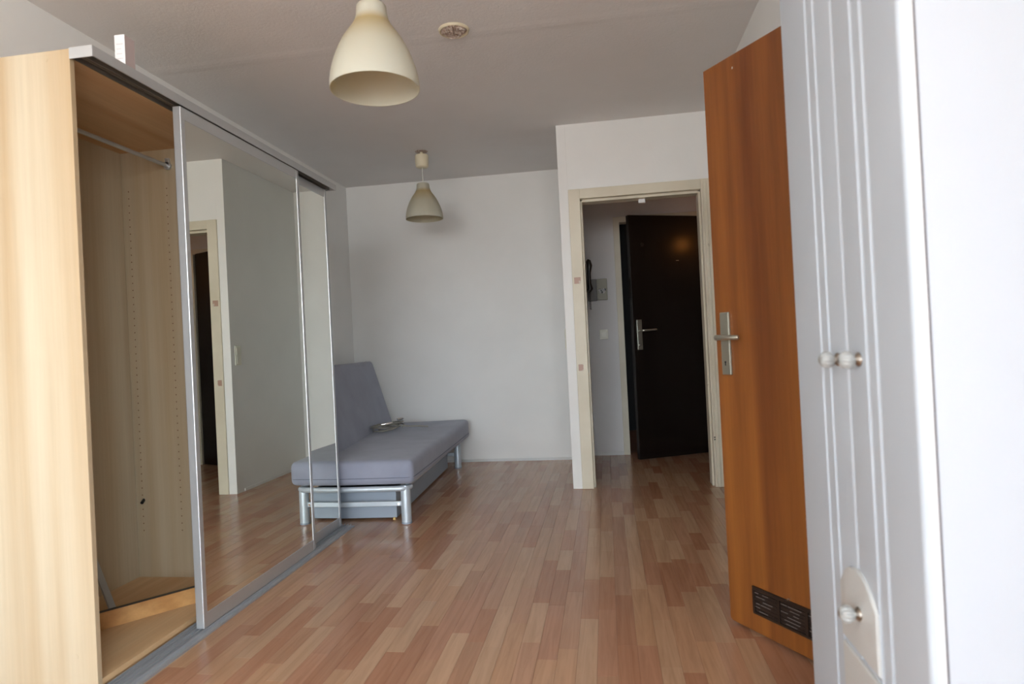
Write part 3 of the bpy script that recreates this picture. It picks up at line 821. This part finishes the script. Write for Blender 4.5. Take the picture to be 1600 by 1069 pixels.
# ------------------------------------------------------------------ pendant lamps
def pendant(label, x, y, z_rim, cup_z1, cup_z0):
    L = thing('pendant_lamp', label, 'lamp', (x, y, z_rim), 0, 'bell shaped cream pendant lamps')
    outer = [(0.140, 0.0), (0.1395, 0.020), (0.136, 0.045), (0.130, 0.070), (0.120, 0.100), (0.107, 0.130), (0.092, 0.158), (0.075, 0.182), (0.062, 0.200), (0.054, 0.216), (0.0495, 0.232), (0.0475, 0.250), (0.0465, 0.262), (0.043, 0.2665), (0.030, 0.2685), (0.010, 0.269)]
    inner = [(max(r - 0.0028, 0.006), z - (0.0028 if z > 0.255 else 0.0)) for r, z in outer]
    b = nb(); lathe(b, outer + list(reversed(inner)), 64, close=True)
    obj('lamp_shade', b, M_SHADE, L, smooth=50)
    b = nb(); lathe(b, [(0.010, 0.266), (0.018, 0.262), (0.020, 0.225), (0.020, 0.205), (0.0175, 0.203)], 24); obj('bulb_holder', b, M_CREAM, L, smooth=40)
    b = nb(); tube(b, [(0, 0, 0.262), (0.001, 0, 0.30), (-0.001, 0, (cup_z0 - z_rim) * 0.8 + 0.05), (0, 0, cup_z0 - z_rim + 0.004)], 0.0030, 10); obj('cord', b, M_CORD, L, smooth=60)
    z0, z1 = cup_z0 - z_rim, cup_z1 - z_rim
    b = nb(); lathe(b, [(0.010, z0 - 0.002), (0.040, z0), (0.047, z0 + 0.008), (0.0505, z0 + 0.05), (0.051, z1 - 0.006), (0.048, z1)], 40)
    obj('ceiling_cup', b, M_CREAM, L, smooth=50)
    b = nb(); tube(b, [(0, 0, z1 - 0.004), (0, 0, H - z_rim)], 0.012, 10); obj('hook', b, M_CREAM, L, smooth=50)
    return L
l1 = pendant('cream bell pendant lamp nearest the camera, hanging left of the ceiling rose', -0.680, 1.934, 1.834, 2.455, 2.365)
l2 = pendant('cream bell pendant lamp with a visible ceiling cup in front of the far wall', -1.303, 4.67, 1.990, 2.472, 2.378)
# ragged hole round the far lamp's hook
def rough_disc(name, x, y, R, seed, depth):
    b = nb(); rr = random.Random(seed); rings = []
    cen = b.verts.new((0, 0, -0.002))
    for i in range(1, 7):
        ring = []
        for k in range(32):
            a = 2 * pi * k / 32; r = R * i / 6 * (1 + (0.07 * rr.uniform(-1, 1) if i > 2 else 0))
            ring.append(b.verts.new((r * cos(a), r * sin(a), -0.002 - (rr.uniform(0, depth) if i < 6 else -0.002))))
        rings.append(ring)
    for k in range(32): b.faces.new((cen, rings[0][k], rings[0][(k + 1) % 32]))
    for p, q in zip(rings, rings[1:]):
        for k in range(32): b.faces.new((p[k], q[k], q[(k + 1) % 32], p[(k + 1) % 32]))
    return b
b = rough_disc('x', 0, 0, 0.050, 2, 0.005)
hp = obj('torn_plaster_patch', b, M_PLASTER); hp.location = (-1.303, 4.67, H + 0.001); tag(hp, 'torn plaster patch on the ceiling over the far pendant lamp', 'plaster patch')
rose = thing('ceiling_rose', 'round cream ceiling ring with broken plaster inside, beside the near lamp', 'ceiling rose', (-0.632, 2.930, H))
b = nb(); lathe(b, [(0.059, 0.0), (0.061, -0.008), (0.065, -0.011), (0.070, -0.008), (0.073, 0.0)], 48, close=True); obj('ring', b, M_CREAM, rose, smooth=60)
b = rough_disc('x', 0, 0, 0.064, 9, 0.016); obj('broken_plaster', b, M_PLASTER, rose)

# ------------------------------------------------------------------ wall fittings
# double rocker switch on the side of the partition (seen in the mirror)
sw = thing('light_switch', 'ivory double light switch on the partition side, seen in the mirror door', 'switch', (XA, 4.475, 0.955))
b = nb(); box(b, -0.009, 0, -0.040, 0.040, 0, 0.150, 0.004); obj('switch_plate', b, M_SWITCH, sw)
for z in (0.012, 0.080):
    b = nb(); box(b, -0.0135, -0.0088, -0.028, 0.028, z, z + 0.058, 0.002); obj('rocker', b, M_SWITCH, sw)
sw2 = thing('hall_switch', 'flat white light switch on the hall back wall below the grey boxes', 'switch', (-0.010, HB, 1.018))
b = nb(); box(b, -0.036, 0.036, -0.008, 0, 0, 0.084, 0.003); obj('switch_plate', b, M_SWITCH, sw2)
b = nb(); box(b, -0.022, 0.022, -0.012, -0.0078, 0.014, 0.070, 0.002); obj('rocker', b, M_SWITCH, sw2)
gb = thing('meter_box', 'grey plastic box on the hall back wall, left of the beige one', 'box', (-0.092, HB, 1.358))
b = nb(); box(b, -0.040, 0.040, -0.050, 0, 0, 0.188, 0.004); obj('housing', b, M_GREYBOX, gb)
b = nb(); box(b, -0.035, 0.035, -0.053, -0.0495, 0.006, 0.182, 0.001); obj('cover', b, M_GREYBOX, gb)
jb = thing('junction_box', 'beige box with loose wires on the hall back wall, right of the grey one', 'box', (-0.006, HB, 1.362))
b = nb(); box(b, -0.044, 0.044, -0.030, 0, 0, 0.186, 0.003); obj('housing', b, M_BEIGEBOX, jb)
b = nb(); box(b, -0.040, 0.040, -0.033, -0.0295, 0.100, 0.182, 0.001); obj('cover', b, M_BEIGEBOX, jb)
b = nb(); box(b, -0.030, 0.034, -0.034, -0.0295, 0.080, 0.098, 0.001); box(b, -0.006, 0.008, -0.046, -0.030, 0.058, 0.078, 0.002)
obj('terminal_block', b, M_BLACKP, jb)
rc = random.Random(2)
for k in range(4):
    b = nb(); x = -0.024 + 0.014 * k
    tube(b, [(x, -0.034, 0.092), (x - 0.008, -0.048, 0.086 + 0.004 * k), (x + rc.uniform(-0.012, 0.012), -0.052, 0.070), (x + rc.uniform(-0.01, 0.01), -0.032, 0.058)], 0.0032, 8)
    obj('wire', b, M_PAPER, jb, smooth=60)
hs = thing('door_intercom', 'black intercom handset on the left hall wall, just inside the doorway', 'intercom', (HL, 5.13, 1.42))
b = nb(); box(b, 0, 0.022, -0.045, 0.045, -0.02, 0.20, 0.004); obj('base_plate', b, M_BLACKP, hs)
b = nb(); tube(b, [(0.034, 0, -0.012), (0.046, 0, 0.005), (0.040, 0, 0.05), (0.040, 0, 0.13), (0.048, 0, 0.19), (0.040, 0, 0.225), (0.030, 0, 0.235)], [0.018, 0.022, 0.015, 0.015, 0.022, 0.021, 0.012], 14)
obj('handset', b, M_BLACKP, hs, smooth=60)
b = nb(); tube(b, [(0.040 + 0.007 * cos(k * 1.1), 0.007 * sin(k * 1.1), -0.02 - 0.0024 * k) for k in range(60)], 0.002, 6)
obj('cord', b, M_BLACKP, hs, smooth=60)
